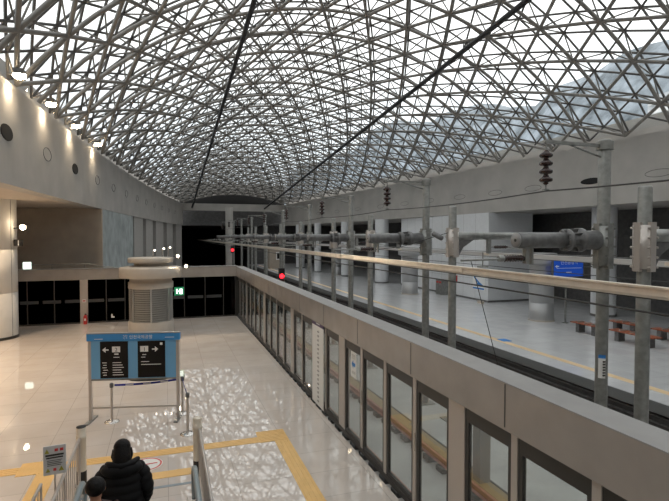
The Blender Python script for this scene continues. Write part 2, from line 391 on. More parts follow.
for i in range(NR + 1):
    k = N if i % 2 == 0 else N - 1
    for j in range(k):
        og.tube(onode(i, j), onode(i, j + 1), 0.052, 5, caps=False)
    if i % 2: og.tube(onode(i - 1, 0), onode(i, 0), .045, 5, caps=False)
    if i < NR:
        for j in range(k + 1):
            if i % 2 == 0:
                if j < N: og.tube(onode(i, j), onode(i + 1, j), .052, 5, caps=False)
                if j > 0: og.tube(onode(i, j), onode(i + 1, j - 1), .052, 5, caps=False)
            else:
                og.tube(onode(i, j), onode(i + 1, j), .052, 5, caps=False); og.tube(onode(i, j), onode(i + 1, j + 1), .052, 5, caps=False)
og.build('glazing_grid', 'tube_outer', roof, fix=False)
NI = NR // 2
for i in range(NI + 1):     # inner transverse arches
    js = [0] + ([x for x in range(0, Mn)] if i % 2 else list(range(1, Mn + 1)))
    ss = [0.0] + ([(j + .5) / Mn for j in range(Mn)] + [1.0] if i % 2 else [(j) / Mn for j in range(1, Mn + 1)])
    pts = []
    for a, b in zip(ss[:-1], ss[1:]):
        pts += [sec(a, UR0 + 2 * i * DU, 0), sec((a + b) / 2, UR0 + 2 * i * DU, 0)]
    pts.append(sec(1.0, UR0 + 2 * i * DU, 0))
    MB().path(pts, 0.085, 7).build('arch_tube', 'tube', roof, fix=False)
# inner diagonals: each chord runs from one springing line to the other or to the end
for d in (1, -1):
    for j0 in range(-NI, NI + 2 * Mn):
        pts = []
        for i in range(NI + 1):
            s = (j0 * 1.0 + d * i * 0.5) / Mn if d > 0 else (j0 - i * 0.5) / Mn
            if -1e-6 <= s <= 1 + 1e-6: pts.append(sec(s, UR0 + 2 * i * DU, 0.0))
        if len(pts) > 1: MB().path(pts, 0.080, 7).build('diagonal_tube', 'tube', roof, fix=False)
wb = MB()
for i in range(NI + 1):
    for j in range(Mn + 1 if i % 2 == 0 else Mn):
        p = inode(i, j); s0 = (j + (0.5 if i % 2 else 0)) / Mn; io = 2 * i
        for di in (-1, 0, 1):
            ii = io + di
            if not 0 <= ii <= NR: continue
            offs = (-1, 1) if di == 0 else (-.5, .5)
            for q in offs:
                so = s0 + q / N
                if -1e-6 <= so <= 1 + 1e-6: wb.tube(p, sec(so, UR0 + ii * DU, OFF), 0.034, 5, caps=False)
wb.build('web_lattice', 'tube', roof, fix=False)['kind'] = 'stuff'
gm = MB(); gv = []; 
for i in range(NR + 1):
    for j in range(N + 1): gv.append(sec(j / N, UR0 + i * DU, OFF + .09) + Vector((0, 0, .03)))
gm.add(gv, [(i * (N + 1) + j, i * (N + 1) + j + 1, (i + 1) * (N + 1) + j + 1, (i + 1) * (N + 1) + j) for i in range(NR) for j in range(N)])
gm.build('glazing', 'roofglass', roof)
# end arch of the vault
mb = MB(); mb.path([sec(k / 20, 76.7, 1.0) for k in range(21)], .12, 8); mb.path([sec(k / 20, 76.7, 0.1) for k in range(21)], .12, 8)
for k in range(20): mb.tube(sec(k / 20, 76.7, .1 if k % 2 else 1.0), sec((k + 1) / 20, 76.7, 1.0 if k % 2 else .1), .07, 6)
mb.build('end_arch', 'tube', roof)
# two dark service rails hung under the vault
for v0, lab in ((3.7, 'left of the two long dark rails hung under the vault'), (14.5, 'right of the two long dark rails hung under the vault')):
    mb = MB(); pts = []
    for k in range(26):
        u = UBEG + (UEND - UBEG) * k / 25; z = 8.72 + (UEND - u) * (0.1075 if v0 < 9 else 0.096)
        pts.append((v0, u, z))
    mb.path(pts, 0.13, 4)
    for k in range(0, 25, 2):
        u = pts[k][1]; c = (vL(u) + vR(u)) / 2; w = (vR(u) - vL(u)) / 2; r = RISE(u); R = (w * w + r * r) / (2 * r)
        zt = ZS + .12 + math.sqrt(max(.1, R * R - (v0 - c) ** 2)) - (R - r)
        mb.tube(pts[k], (v0, u, max(zt, pts[k][2] + .05)), .03, 5)
    tag(mb.build('service_rail', 'cable'), lab, 'rail', 'dark rails under the vault')

# outside: wooded hill and a pale building seen through the glass
mb = MB(); nu, nv = 60, 14; vs = []
for i in range(nu + 1):
    for j in range(nv + 1):
        u = -40 + 300 * i / nu; v = 48 + 70 * j / nv
        h = (36.5 - max(0, 75 - u) * .16 + max(0, u - 110) * .04) * math.sin(min(1, j / 5) * PI / 2) + 3 * math.sin(u * .045 + 1) + 1.8 * math.sin(u * .13) + random.uniform(-.7, .7)
        vs.append((v, u, -2 if j == 0 else h))
mb.add(vs, [(i * (nv + 1) + j, i * (nv + 1) + j + 1, (i + 1) * (nv + 1) + j + 1, (i + 1) * (nv + 1) + j) for i in range(nu) for j in range(nv)], 0, True)
tag(mb.build('hill', 'hill'), 'blue-grey wooded hillside seen through the right side of the vault', 'hill')
b = thing('building', 'pale building with horizontal slats behind the right roof glass', 'building', (40, 27.5, 0))
MB().box((0, 0, -2), (8, 5.5, 16.6)).build('wall', 'building', b)
mb = MB()
for k in range(9): mb.box((-.25, .3, 9.4 + k * .8), (0, 5.2, 9.75 + k * .8))
mb.build('slats', 'white', b)

# ---------------------------------------------------------------- glass partition on the right (platform screen)
part = thing('glass_partition', 'long granite-topped glass partition between the concourse and the near track', 'partition', (PV, 0, 0))
MB().box((-.10, UBEG, 2.22), (.30, PU + .02, 2.77)).build('beam', 'granite', part)
MB().box((-.10, UBEG, 2.77), (.31, PU + .45, 2.785)).build('cap', 'cap', part)
MB().box((-.02, UBEG, 2.19), (.10, PU, 2.25)).build('head_rail', 'steel', part)
MB().box((-.045, UBEG, 0), (.06, PU, .10)).build('kick_rail', 'frame', part)
mb = MB(); 
for u in [x * 2.38 - 11.8 for x in range(17)]: mb.box((-.104, u, 2.255), (-.099, u + .015, 2.765))
mb.build('joint', 'frame', part)
thick = [5.99 + 4.79 * k for k in range(-3, 5)]
for t in thick:
    if t < PU: MB().box((-.04, t - .2, .1), (.08, t + .2, 2.2)).build('wide_post', 'steel', part)
gp = []
for t in thick:
    for k, d in enumerate((1.24, 2.40, 3.57)):
        if t + d < PU - .2: MB().box((-.04, t + d - .055, .1), (.06, t + d + .055, 2.2)).build('mullion', 'steel', part)
    e = [t + .2, t + 1.185, t + 1.295, t + 2.345, t + 2.455, t + 3.515, t + 3.625, t + 4.59]
    for a, b in zip(e[::2], e[1::2]):
        if a > PU - .3: continue
        b = min(b, PU - .05); gp.append((a, b))
banner_i = min(range(len(gp)), key=lambda i: abs((gp[i][0] + gp[i][1]) / 2 - 12.65))
for i, (a, b) in enumerate(gp):
    d = thing.__name__ and MB()
    # black frame round each pane
    d.box((-.025, a, .1), (.03, a + .07, 2.19)); d.box((-.025, b - .07, .1), (.03, b, 2.19)); d.box((-.026, a + .001, 2.0), (.031, b - .001, 2.19)); d.box((-.026, a + .001, .1), (.031, b - .001, .17))
    f = d.build('glass_door', 'frame', part)
    g = MB().box((-.008, a + .05, .12), (.004, b - .05, 2.05)).build('pane', 'doorglass', f)
    if i % 2 == 0 and a > 0:
        MB().tube((-.05, b + .03, 1.0), (-.05, b + .03, 1.3), .012, 6).build('handle', 'steel_bright', f)
a, b = gp[banner_i]
t = thing('banner', 'tall white notice sheet with purple header covering one partition pane', 'banner', (PV - .065, a + .02, 0))
MB().box((-.012, 0, .02), (0, b - a - .04, 2.12)).build('sheet', 'white', t)
MB().box((-.014, 0, 2.121), (0, b - a - .04, 2.34)).build('header', 'purple', t)
mb = MB()
for k in range(17):
    z = 1.95 - k * .115; mb.box((-.015, .42, z), (-.0125, .47, z + .06)); mb.box((-.015, .36 + .03 * (k % 3), z + .02), (-.0125, .54, z + .035))
mb.build('print', 'galv_dark', t)
mb = MB(); mb.box((-.017, .1, 2.24), (-.0145, .55, 2.27)); mb.box((-.017, .3, 2.17), (-.0145, .6, 2.2)); mb.build('header_print', 'white', t)
t = thing('notice', 'white notice with a blue arrow stuck on a partition pane', 'notice', (PV - .009, 9.93, 1.42))
MB().box((-.004, 0, 0), (0, .32, .56)).build('sheet', 'white', t)
MB().prism([(.06, .25), (.17, .25), (.17, .19), (.27, .29), (.17, .39), (.17, .33), (.06, .33)], -.006, -.0045, 'x').build('arrow', 'bluemark', t)
mb = MB()
for z in (.46, .49, .42, .12, .09): mb.box((-.006, .06, z), (-.0045, .26, z + .012))
mb.build('print', 'galv', t)

# ---------------------------------------------------------------- far glass partition
fp = thing('glass_partition', 'dark glass partition across the far end of the concourse', 'partition', (0, PU, 0))
MB().box((-18, 0, 2.25), (PV + .3, .40, 2.80)).build('beam', 'granite', fp)
MB().box((-18, -.03, 2.80), (PV - .03, .42, 2.83)).build('cap', 'cap', fp)
MB().box((-18, .0, 0), (PV - .14, .1, .08)).build('kick_rail', 'frame', fp)
for x in (-4.2, -9.2, -14.2): MB().box((x, -.04, .0), (x + .36, .14, 2.24)).build('wide_post', 'steel', fp)
for x in (-6.6, -5.4, -3.0, -2.1, -1.2, -.1, .9, 2.0, 3.0): MB().box((x, 0, .08), (x + .05, .08, 2.24)).build('mullion', 'frame', fp)
MB().box((-18, .03, .08), (PV - .14, .045, 2.24)).build('pane', 'darkglass', fp)
MB().box((PV - .2, -.1, 0), (PV + .05, .3, 2.25)).build('corner_post', 'frame', fp)
mb = MB()
for x in range(-18, 3):
    mb.box((x + .1, .015, 1.08), (x + .92, .028, 1.24))
mb.build('frosted_band', 'frost', fp)
struct(MB().box((-18, PU + .6, -1.2), (3.5, PU + .8, 2.24)).build('dark_backing', 'black'), 'added black backing that darkens the far glass partition')  # added backing, keeps the far glass looking black
t = thing('pipe_rail', 'thin grey guard rail above the far partition beam', 'railing', (0, PU + .25, 0))
MB().path([(-6.9, 0, 3.05), (-3.8, 0, 3.05), (-3.2, 0, 2.9), (-2.6, 0, 2.86)], .022, 6).build('rail', 'galv', t)
for x in (-6.6, -5.5, -4.0): MB().tube((x, 0, 2.83), (x, 0, 3.05), .018, 6).build('post', 'galv', t)
t = thing('fire_extinguisher', 'red fire extinguisher on the floor by the far partition post', 'extinguisher', (-3.94, PU - .25, 0))
MB().lathe([(.085, 0), (.09, .02), (.09, .38), (.06, .45), (.03, .48)], n=16).build('body', 'red', t)
MB().box((-.03, -.02, .48), (.05, .02, .54)).path([(.03, 0, .5), (.12, 0, .42), (.11, 0, .2)], .012, 5).build('valve', 'rubber', t)
MB().box((-.04, -.094, .18), (.04, -.086, .3)).build('tag', 'white', t)
t = thing('notice', 'small red and white notice on the far partition post', 'notice', (-4.1, PU - .046, 1.1))
MB().box((0, -.005, 0), (.17, 0, .14)).build('plate', 'white', t); MB().box((.02, -.008, .04), (.15, -.0055, .1)).build('mark', 'red', t)
t = thing('notice', 'tiny white pictogram sticker low on the dark far glass', 'notice', (-2.75, PU + .02, .22))
MB().box((0, -.005, 0), (.07, 0, .2)).box((.07, -.005, 0), (.16, 0, .08)).build('mark', 'white', t)

# ---------------------------------------------------------------- tracks
def rail(u0, u1, v, lab):
    t = thing('rail', lab, 'rail', (v, 0, -1.2))
    MB().prism([(-.07, .12), (.07, .12), (.07, .135), (.012, .15), (.012, .23), (.036, .24), (.036, .28), (-.036, .28), (-.036, .24), (-.012, .23), (-.012, .15), (-.07, .135)], u0, u1, 'y').build('rail_section', 'rail', t)
    mb = MB(); u = u0 + .3
    while u < u1: mb.box((-.16, u, 0), (.16, u + .3, .12)); u += .65
    mb.build('fasteners', 'railside', t)['kind'] = 'stuff'
rail(UBEG, UEND + 30, 4.85, 'running rail right behind the glass partition')
rail(UBEG, UEND + 30, 6.36, 'rusty running rail beyond the partition, on the side of the poles')
rail(UBEG, UEND + 30, 10.4, 'running rail of the far track next to the poles')
rail(UBEG, UEND + 30, 11.9, 'running rail below the far platform edge')
MB_ = MB().box((6.62, UBEG, -1.2), (6.95, UEND + 30, -1.1)); tag(MB_.build('kerb', 'plinth'), 'low tan kerb running beside the rusty rail', 'kerb')
tag(MB().tube((7.05, UBEG, -1.16), (7.05, UEND + 30, -1.16), .03, 6).build('pipe', 'galv_dark'), 'thin dark conduit along the track kerb', 'pipe')
tag(MB().box((6.66, 9.5, -1.1), (6.94, 9.78, 1.15)).build('post', 'concrete'), 'short square upright added beyond the partition glass', 'post')  # upright added to match a column-like shape in the glass

# ---------------------------------------------------------------- catenary
def wire(name, v, z, lab, r=.012, u0=-8, u1=95, sag=0, poles=None, m='wire'):
    pts = []; u = u0
    if poles:
        for a, b in zip(poles[:-1], poles[1:]):
            for k in range(6): x = k / 6; pts.append((v, a + (b - a) * x, z - 4 * sag * x * (1 - x)))
        pts.append((v, poles[-1], z))
    else: pts = [(v, u0, z), (v, u1, z)]
    return tag(MB().path(pts, r, 6).build(name, m), lab, 'wire')
def cbar(v, lab, m='bar'):
    t = thing('conductor_bar', lab, 'rail', (v, 0, 3.84))
    MB().prism([(-.055, .06), (.055, .06), (.055, .035), (.03, .03), (.034, -.05), (.018, -.085), (-.018, -.085), (-.034, -.05), (-.03, .03), (-.055, .035)], -8, 95, 'y').build('profile', m, t)
    MB().tube((0, -8, -.092), (0, 95, -.092), .012, 6).build('contact_wire', 'wire', t)
    u = -6
    while u < 60:
        MB().box((-.056, u, -.05), (.056, u + .36, .03)).build('splice_plate', 'bar', t); u += 7.2
    return t
cbar(5.5, 'tan overhead conductor bar crossing the view above the near track')
cbar(11.3, 'pale overhead conductor bar above the far track', 'cap2')
tallU = [7.81 + 7.25 * k for k in range(9)]
shortU = [6.9, 13.4, 19.9, 24.9, 31.7, 37.6, 43.5, 49.0, 53.6]
wire('feeder_wire', 6.9, 5.36, 'dark sagging wire hung under the brown insulator strings', .014, poles=[tallU[0] - 7.25] + tallU + [tallU[-1] + 7.25], sag=.06)
wire('lower_wire', 5.5, 3.58, 'thin dark cable below the near conductor bar', .016)
wire('lower_wire', 11.3, 3.40, 'thin dark cable below the far conductor bar', .012)
wire('guard_wire', 8.9, 4.05, 'thin grey wire between the poles and the far track', .010, m='galv_dark')

def clamp(mb, z0, z1, r):
    for sx_, sy_ in ((1, 0), (-1, 0), (0, 1), (0, -1)):
        a, b = (.03, r) if sx_ == 0 else (r * .55, .03)
        mb.box((sx_ * (r + .035) - (.035 if sx_ else r * .55), sy_ * (r + .035) - (.035 if sy_ else r * .55), z0), (sx_ * (r + .035) + (.035 if sx_ else r * .55), sy_ * (r + .035) + (.035 if sy_ else r * .55), z1))
def tall_pole():
    t = thing('catenary_pole', '', 'pole', (8.34, 0, -1.2), 0, 'tall overhead-line poles between the tracks')
    Z = 1.2
    MB().lathe([(.12, 0), (.12, 7.6), (.115, 7.62), (.02, 7.64)], n=20).build('mast', 'galv', t)
    MB().box((-.25, -.25, 0), (.25, .25, .03)).build('base_plate', 'galv', t)
    mb = MB(); clamp(mb, 3.85 + Z, 4.75 + Z, .12); mb.lathe([(.12, 3.9 + Z), (.19, 3.9 + Z), (.19, 4.7 + Z), (.12, 4.7 + Z)], n=16)
    for k in range(5):
        for sy in (-1, 1):
            for x in (-.09, .09): mb.tube((x, sy * .15, 3.93 + Z + k * .18), (x, sy * .205, 3.93 + Z + k * .18), .022, 6)
            mb.tube((sy * .15, x * .8, 3.93 + Z + k * .18), (sy * .205, x * .8, 3.93 + Z + k * .18), .022, 6)
    mb.build('clamp', 'galv', t)
    # cantilever tube with conical flanged root
    a = MB().lathe([(.04, -2.11), (.145, -2.10), (.15, -2.06), (.15, -.95), (.135, -.95)], (0, 0, 4.42 + Z), 20, 'x').build('arm', 'galv_dark', t)
    MB().lathe([(.03, -2.125), (.142, -2.122), (.142, -2.105), (.03, -2.102)], (0, 0, 4.42 + Z), 20, 'x').lathe([(.03, -2.132), (.03, -2.12)], (0, 0, 4.42 + Z), 10, 'x', 1).build('end_cap', ['cap', 'wire'], a)
    mb = MB().lathe([(.135, -1.0), (.22, -.98), (.22, -.90), (.15, -.88), (.17, -.7), (.24, -.68), (.24, -.58), (.18, -.55), (.20, -.2), (.14, -.14)], (0, 0, 4.42 + Z), 18, 'x')
    for k in range(10):
        th = 2 * PI * k / 10; y, z = math.cos(th), math.sin(th)
        mb.add([(-.88, y * .14, 4.42 + Z + z * .14), (-.70, y * .14, 4.42 + Z + z * .14), (-.70, y * .235, 4.42 + Z + z * .235), (-.88, y * .215, 4.42 + Z + z * .215)], [(0, 1, 2, 3)])
        mb.tube((-1.02, y * .19, 4.42 + Z + z * .19), (-.86, y * .19, 4.42 + Z + z * .19), .016, 6)
    mb.build('flanged_root', 'galv_dark', a)
    h = MB().box((-1.92, -.05, 3.98 + Z), (-1.84, .05, 4.34 + Z)).box((-1.99, -.07, 4.26 + Z), (-1.77, .07, 4.32 + Z)).box((-1.78, -.04, 3.96 + Z), (-1.74, .04, 4.3 + Z)).build('drop_bracket', 'galv', t)
    prof = [(.03, -2.42), (.045, -2.40), (.045, -2.38)]
    for k in range(7): prof += [(.045, -2.38 + k * .06), (.066, -2.36 + k * .06), (.045, -2.33 + k * .06)]
    prof += [(.05, -1.94), (.03, -1.92)]
    MB().lathe(prof, (0, 0, 4.08 + Z), 14, 'x').build('insulator', 'insul', h)
    MB().lathe([(.055, -2.50), (.06, -2.43), (.055, -2.39)], (0, 0, 4.08 + Z), 14, 'x').tube((-3.3, 0, 4.06 + Z), (-1.88, 0, 4.08 + Z), .022, 8).tube((-2.84, 0, 3.925 + Z), (-2.84, 0, 4.2 + Z), .012, 6).box((-2.92, -.06, 3.922 + Z), (-2.76, .06, 3.95 + Z)).build('steady_arm', 'galv', h)
    # top bracket and hanging string
    b = MB().box((-1.5, -.035, 6.27 + Z), (-.12, .035, 6.33 + Z)).tube((-.12, 0, 6.08 + Z), (-.9, 0, 6.28 + Z), .02, 6).lathe([(.165, 6.22 + Z), (.165, 6.38 + Z)], n=16).build('top_bracket', 'galv', t)
    prof = [(.02, 5.48), (.05, 5.50)]
    for k in range(4): prof += [(.04, 5.53 + k * .155), (.10, 5.535 + k * .155), (.122, 5.56 + k * .155), (.122, 5.595 + k * .155), (.06, 5.64 + k * .155)]
    prof += [(.03, 6.14)]
    MB().lathe([(r, z + Z) for r, z in prof], (-1.44, 0, 0), 16).build('insulator_string', 'insul', b)
    MB().tube((-1.44, 0, 6.12 + Z), (-1.44, 0, 6.30 + Z), .02, 6).build('hanger', 'galv', b)
    MB().box((-1.5, -.03, 5.36 + Z), (-1.38, .03, 5.40 + Z)).tube((-1.44, 0, 5.36 + Z), (-1.44, 0, 5.5 + Z), .016, 6).build('wire_clip', 'galv', b)
    return t
p0 = tall_pole()
for i, u in enumerate(tallU):
    lab = '%s of the tall grey overhead-line poles, numbered away from the escalator end' % ORD[i]
    if i == 0: p0.location = (8.34, u, -1.2); p0['label'] = lab
    else: dup(p0, (8.34, u, -1.2), label=lab)
def short_pole():
    t = thing('catenary_pole', '', 'pole', (8.34, 0, -1.2), 0, 'short overhead-line poles between the tracks')
    Z = 1.2
    MB().lathe([(.12, 0), (.12, 6.58), (.11, 6.61), (.02, 6.62)], n=20).build('mast', 'galv', t)
    MB().box((-.25, -.25, 0), (.25, .25, .03)).build('base_plate', 'galv', t)
    mb = MB(); clamp(mb, 3.85 + Z, 4.75 + Z, .12); mb.lathe([(.12, 3.9 + Z), (.19, 3.9 + Z), (.19, 4.7 + Z), (.12, 4.7 + Z)], n=16)
    for k in range(5):
        for sy in (-1, 1):
            for x in (-.09, .09): mb.tube((x, sy * .15, 3.93 + Z + k * .18), (x, sy * .205, 3.93 + Z + k * .18), .022, 6)
            mb.tube((sy * .15, x * .8, 3.93 + Z + k * .18), (sy * .205, x * .8, 3.93 + Z + k * .18), .022, 6)
    mb.build('clamp', 'steel', t)
    a = MB().lathe([(.02, 2.3), (.11, 2.28), (.115, 2.2), (.115, .9), (.13, .9), (.13, .3), (.14, .12)], (0, 0, 4.5 + Z), 18, 'x').build('arm', 'galv', t)
    MB().prism([(.14, 4.4 + Z), (.75, 4.4 + Z), (.35, 4.15 + Z), (.2, 3.9 + Z), (.14, 3.88 + Z)], -.06, .06, 'y').build('gusset', 'galv_dark', a)
    h = MB().box((1.25, -.05, 3.95 + Z), (1.37, .05, 4.42 + Z)).build('drop_bracket', 'galv', t)
    prof = [(.02, 1.5), (.04, 1.52)]
    for k in range(7): prof += [(.035, 1.56 + k * .06), (.055, 1.58 + k * .06), (.035, 1.60 + k * .06)]
    prof += [(.03, 2.02)]
    MB().lathe(prof, (0, 0, 4.15 + Z), 12, 'x').build('insulator', 'insul', h)
    MB().tube((1.3, 0, 4.15 + Z), (2.02, 0, 4.15 + Z), .018, 6).tube((2.0, 0, 4.15 + Z), (2.96, 0, 4.0 + Z), .018, 6).tube((2.96, 0, 3.925 + Z), (2.96, 0, 4.03 + Z), .02, 6).build('steady_arm', 'galv', h)
    return t
p1 = short_pole()
for i, u in enumerate(shortU):
    lab = '%s of the shorter grey overhead-line poles, numbered away from the escalator end' % ORD[i]
    if i == 0: p1.location = (8.34, u, -1.2); p1['label'] = lab
    else: dup(p1, (8.34, u, -1.2), label=lab)
# tensioner and guys
t = thing('guy_wire', 'slanting guy wire with dark insulator beside the second short pole', 'wire')
MB().path([(8.2, 13.3, 4.62), (7.2, 14.6, 4.15), (6.0, 16.0, 3.95)], .010, 5).build('wire', 'wire', t)
i_ = MB().lathe([(.02, -.2), (.075, -.17), (.085, 0), (.075, .17), (.02, .2)], n=12).build('insulator', 'galv_dark', t)
i_.location = (7.95, 13.62, 4.5); i_.rotation_euler = (math.radians(-62), 0, math.radians(38))
tag(MB().tube((8.4, 12.5, 3.78), (9.6, 12.0, -1.2), .012, 5).build('guy_wire', 'wire'), 'thin straight guy wire running down past the platform edge', 'wire')
t = thing('plate', 'narrow white number plate with blue top on the nearest tall pole', 'plate', (8.34, 7.81, 1.65))
mb = MB(); R = .143
for (z0, z1, mi) in ((0, .40, 0), (.40, .47, 1)):
    vs = [(R * math.cos(th), R * math.sin(th), z) for z in (z0, z1) for th in [math.radians(200 + 9 * k) for k in range(7)]]
    mb.add(vs, [(k, k + 1, 8 + k, 7 + k) for k in range(6)], mi)
mb.build('face', ['white', 'bluemark'], t)
mb = MB()
for k in range(6): mb.box((-.10, -.145 + .0, .05 + k * .055), (-.05, -.125, .075 + k * .055))
mb.build('print', 'wire', t)

def signal(u, z, v, lab):
    t = thing('signal', lab, 'signal', (v, u, -1.2))
    MB().tube((0, .1, 0), (0, .1, z + 1.3), .05, 8).build('post', 'galv_dark', t)
    MB().box((-.2, 0, z + .85), (.2, .2, z + 1.75)).build('housing', 'rubber', t)
    MB().lathe([(.15, -.09), (.16, 0)], (0, 0, z + 1.2), 16, 'y').build('lens', 'signal', t)
    MB().box((-.19, -.22, z + 1.38), (.19, 0, z + 1.41)).build('hood', 'rubber', t)
    l = bpy.data.lights.new('signal_light', 'POINT'); l.energy = 6; l.color = (1, .05, .1); l.shadow_soft_size = .1
    lo = bpy.data.objects.new('signal_light', l); COL.objects.link(lo); lo.parent = t; lo.location = (0, -.35, z + 1.2)
signal(34.45, 1.68, 7.7, 'lit red track signal low behind the partition beam')
signal(61.9, 2.79, 7.7, 'lit red track signal far off left of the poles')

# ---------------------------------------------------------------- far platform things
def column(v, u, r, lab, m='white_wall'):
    t = thing('column', lab, 'column', (v, u, 0), 0, 'round columns on the far platform')
    MB().lathe([(r, 0), (r, ZB)], n=28).build('shaft', m, t); MB().lathe([(r + .03, 0), (r + .03, .12)], n=28).build('skirting', 'galv_dark', t)
for i, (v, u, r) in enumerate([(23.45, 21.9, .65), (19.75, 44.3, .66), (19.1, 52.8, .5), (17.95, 59.8, .42), (17.9, 68.2, .62)]):
    column(v, u, r, '%s round white column of the far platform' % ORD[i])
t = thing('service_block', 'big white-panelled room block standing on the far platform', 'block', (20.62, 28.65, 0))
MB().box((0, 0, 0.12), (3.6, 13.2, ZB - .02)).build('wall', 'white_wall', t)
MB().box((-.01, -.01, 0), (3.61, 13.21, .12)).build('skirting', 'galv_dark', t)
mb = MB()
for z in (1.5, 3.0, 4.5): mb.box((-.004, 0, z), (0, 13.2, z + .012))
for k in range(1, 9): mb.box((-.004, k * 1.5, .12), (0, k * 1.5 + .012, ZB))
mb.build('joints', 'galv', t)
t = thing('poster', 'blue and white poster on the white block, behind the conductor bar', 'poster', (20.6, 29.0, .75))
MB().box((-.02, 0, 0), (.015, 1.4, 1.05)).build('panel', 'white', t)
MB().prism([(.15, .35), (.6, .55), (1.2, .95), (1.25, .85), (.8, .5), (1.0, .3), (.7, .35)], -.03, -.021, 'x').box((-.03, .05, .05), (-.021, 1.35, .16)).build('print', 'bluemark', t)
t = thing('hydrant_box', 'small red box on the white block', 'box', (20.6, 32.4, 1.1))
MB().box((-.12, 0, 0), (0, .4, .45)).build('case', 'red', t)
t = thing('litter_bin', 'grey litter bin pair against the white block', 'bin', (20.15, 33.8, 0))
MB().box((-.3, -.45, 0), (.3, .45, 1.15)).build('case', 'galv', t, .02)
MB().box((-.31, -.35, .9), (-.302, -.05, 1.02)).box((-.31, .05, .9), (-.302, .35, 1.02)).build('slot', 'red', t)
t = thing('carton', 'small pale boxes on the platform floor by the white block', 'box', (19.9, 28.2, 0))
MB().box((-.1, 0, 0), (.1, .5, .16)).build('box', 'soffit', t)
def drum(v, u, lab, h=3.65):
    t = thing('vent_drum', lab, 'drum', (v, u, 0), 0, 'silver drums on the far platform')
    MB().lathe([(.62, .08), (.62, .95), (.60, .96), (.60, .98), (.62, .99), (.62, 1.85), (.64, 1.88), (.66, 1.9), (.62, 2.0), (.62, 2.95)], n=32).build('body', 'silver', t)
    MB().lathe([(.66, 0), (.66, .08)], n=32).build('foot_ring', 'drum', t)
    MB().lathe([(.62, 2.95), (.92, 3.05), (.92, 3.35), (.90, 3.37), (.75, 3.38), (.75, 3.6), (.05, 3.62)], n=32).build('cap', 'silver', t)
drum(18.97, 21.7, 'near silver drum by the blue station sign on the far platform')
drum(17.95, 34.9, 'middle silver drum in front of the white block')
drum(18.7, 54.6, 'farthest silver drum down the far platform')
t = thing('blue_sign', 'blue station sign on a post on the far platform', 'sign', (19.55, 20.6, 0))
MB().tube((0, 0, 0), (0, 0, 3.3), .05, 10).lathe([(.14, 0), (.14, .05)], n=16).build('post', 'galv', t)
MB().box((-.93, -.16, 2.42), (.95, -.06, 3.36)).build('panel', 'blue_sign', t)
f = MB().box((-.96, -.17, 3.36), (.98, -.05, 3.40)).box((-.96, -.17, 2.38), (.98, -.05, 2.42)).box((.95, -.17, 2.38), (1.0, -.05, 3.40)).box((-.98, -.17, 2.38), (-.93, -.05, 3.40)).tube((.98, -.1, 2.9), (1.6, -.1, 2.9), .03, 6).build('frame', 'galv_dark', t)
text('인천공항역', .24, 'title', 'white', t, (-.5, -.165, 3.06), (PI / 2, 0, 0))
MB().box((-.75, -.168, 2.84), (.85, -.162, 2.865)).box((-.15, -.168, 2.62), (.2, -.162, 2.66)).build('line', 'white', t)
MB().prism([(-.85, 2.95), (-.72, 3.03), (-.72, 2.98), (-.6, 2.98), (-.6, 2.92), (-.72, 2.92), (-.72, 2.87)], -.168, -.162, 'y').build('arrow', 'white', t)
def bench(v, u, L, lab):
    t = thing('bench', lab, 'bench', (v, u, 0), 0, 'red-brown benches on the far platform')
    for k in range(4): MB().box((-.27 + k * .14, 0, .42), (-.15 + k * .14, L, .46)).build('slat', 'bench', t)
    for y in (.25, L - .45): MB().box((-.18, y, 0), (.18, y + .2, .42)).build('leg', 'galv_dark', t)
    for k in range(3): MB().box((-.2, L * (k + 1) / 4, .46), (.2, L * (k + 1) / 4 + .04, .52)).build('armrest', 'steel', t)
bench(18.4, 17.2, 1.6, 'red-brown slatted bench farther from the camera in the front row')
bench(18.45, 14.6, 2.1, 'red-brown slatted bench nearer to the camera in the front row')
bench(20.35, 16.9, 1.6, 'red-brown slatted bench farther from the camera in the back row')
bench(20.4, 14.2, 2.1, 'red-brown slatted bench nearer to the camera in the back row')
tag(MB().box((13.6, 17.75, 0), (14.0, 18.25, .012)).build('floor_marking', 'bluemark'), 'blue square boarding mark beside the yellow platform line', 'marking')
t = thing('kiosk', 'dark booth with a small white-framed window far down the platform', 'kiosk', (14.4, 68, 0))
MB().box((-.9, 0, 0), (.95, 2, 3.0)).build('wall', 'beige', t)
MB().box((.0, -.04, 1.2), (.85, 0, 2.3)).build('window_frame', 'white', t); MB().box((.12, -.05, 1.35), (.73, -.041, 2.15)).build('pane', 'signblack', t)

# ---------------------------------------------------------------- concourse things
t = thing('column', 'thick round panelled column at the left edge of the concourse', 'column', (-7.3, 25.6, 0))
MB().lathe([(1.0, .12), (1.0, 2.0), (.99, 2.003), (.99, 2.02), (1.0, 2.023), (1.0, 3.9), (.99, 3.903), (.99, 3.92), (1.0, 3.923), (1.0, ZB)], n=40).build('cladding', 'colpanel', t)
MB().lathe([(1.02, 0), (1.02, .12)], n=40).build('skirting', 'frame', t)
mb = MB()
for a_ in (-100, -60, -20, 20): mb.box((-.006, -.006, .12), (.006, .006, ZB - .02)); 
mb = MB()
for a_ in (-118, -72, -26): x, y = math.cos(math.radians(a_)), math.sin(math.radians(a_)); mb.box((x - .007, y - .007, .13), (x + .007, y + .007, ZB - .02))
mb.build('joint', 'frame', t)
def spot(name, loc, tgt, e, ang, par=None, col=(1, .80, .56), blend=.5, soft=.06):
    l = bpy.data.lights.new(name, 'SPOT'); l.energy = e; l.spot_size = math.radians(ang); l.spot_blend = blend; l.color = col; l.shadow_soft_size = soft
    o = bpy.data.objects.new(name, l); COL.objects.link(o); o.location = loc
    d = Vector(tgt) - Vector(loc); o.rotation_euler = d.to_track_quat('-Z', 'Y').to_euler()
    if par: o.parent = par
    return o
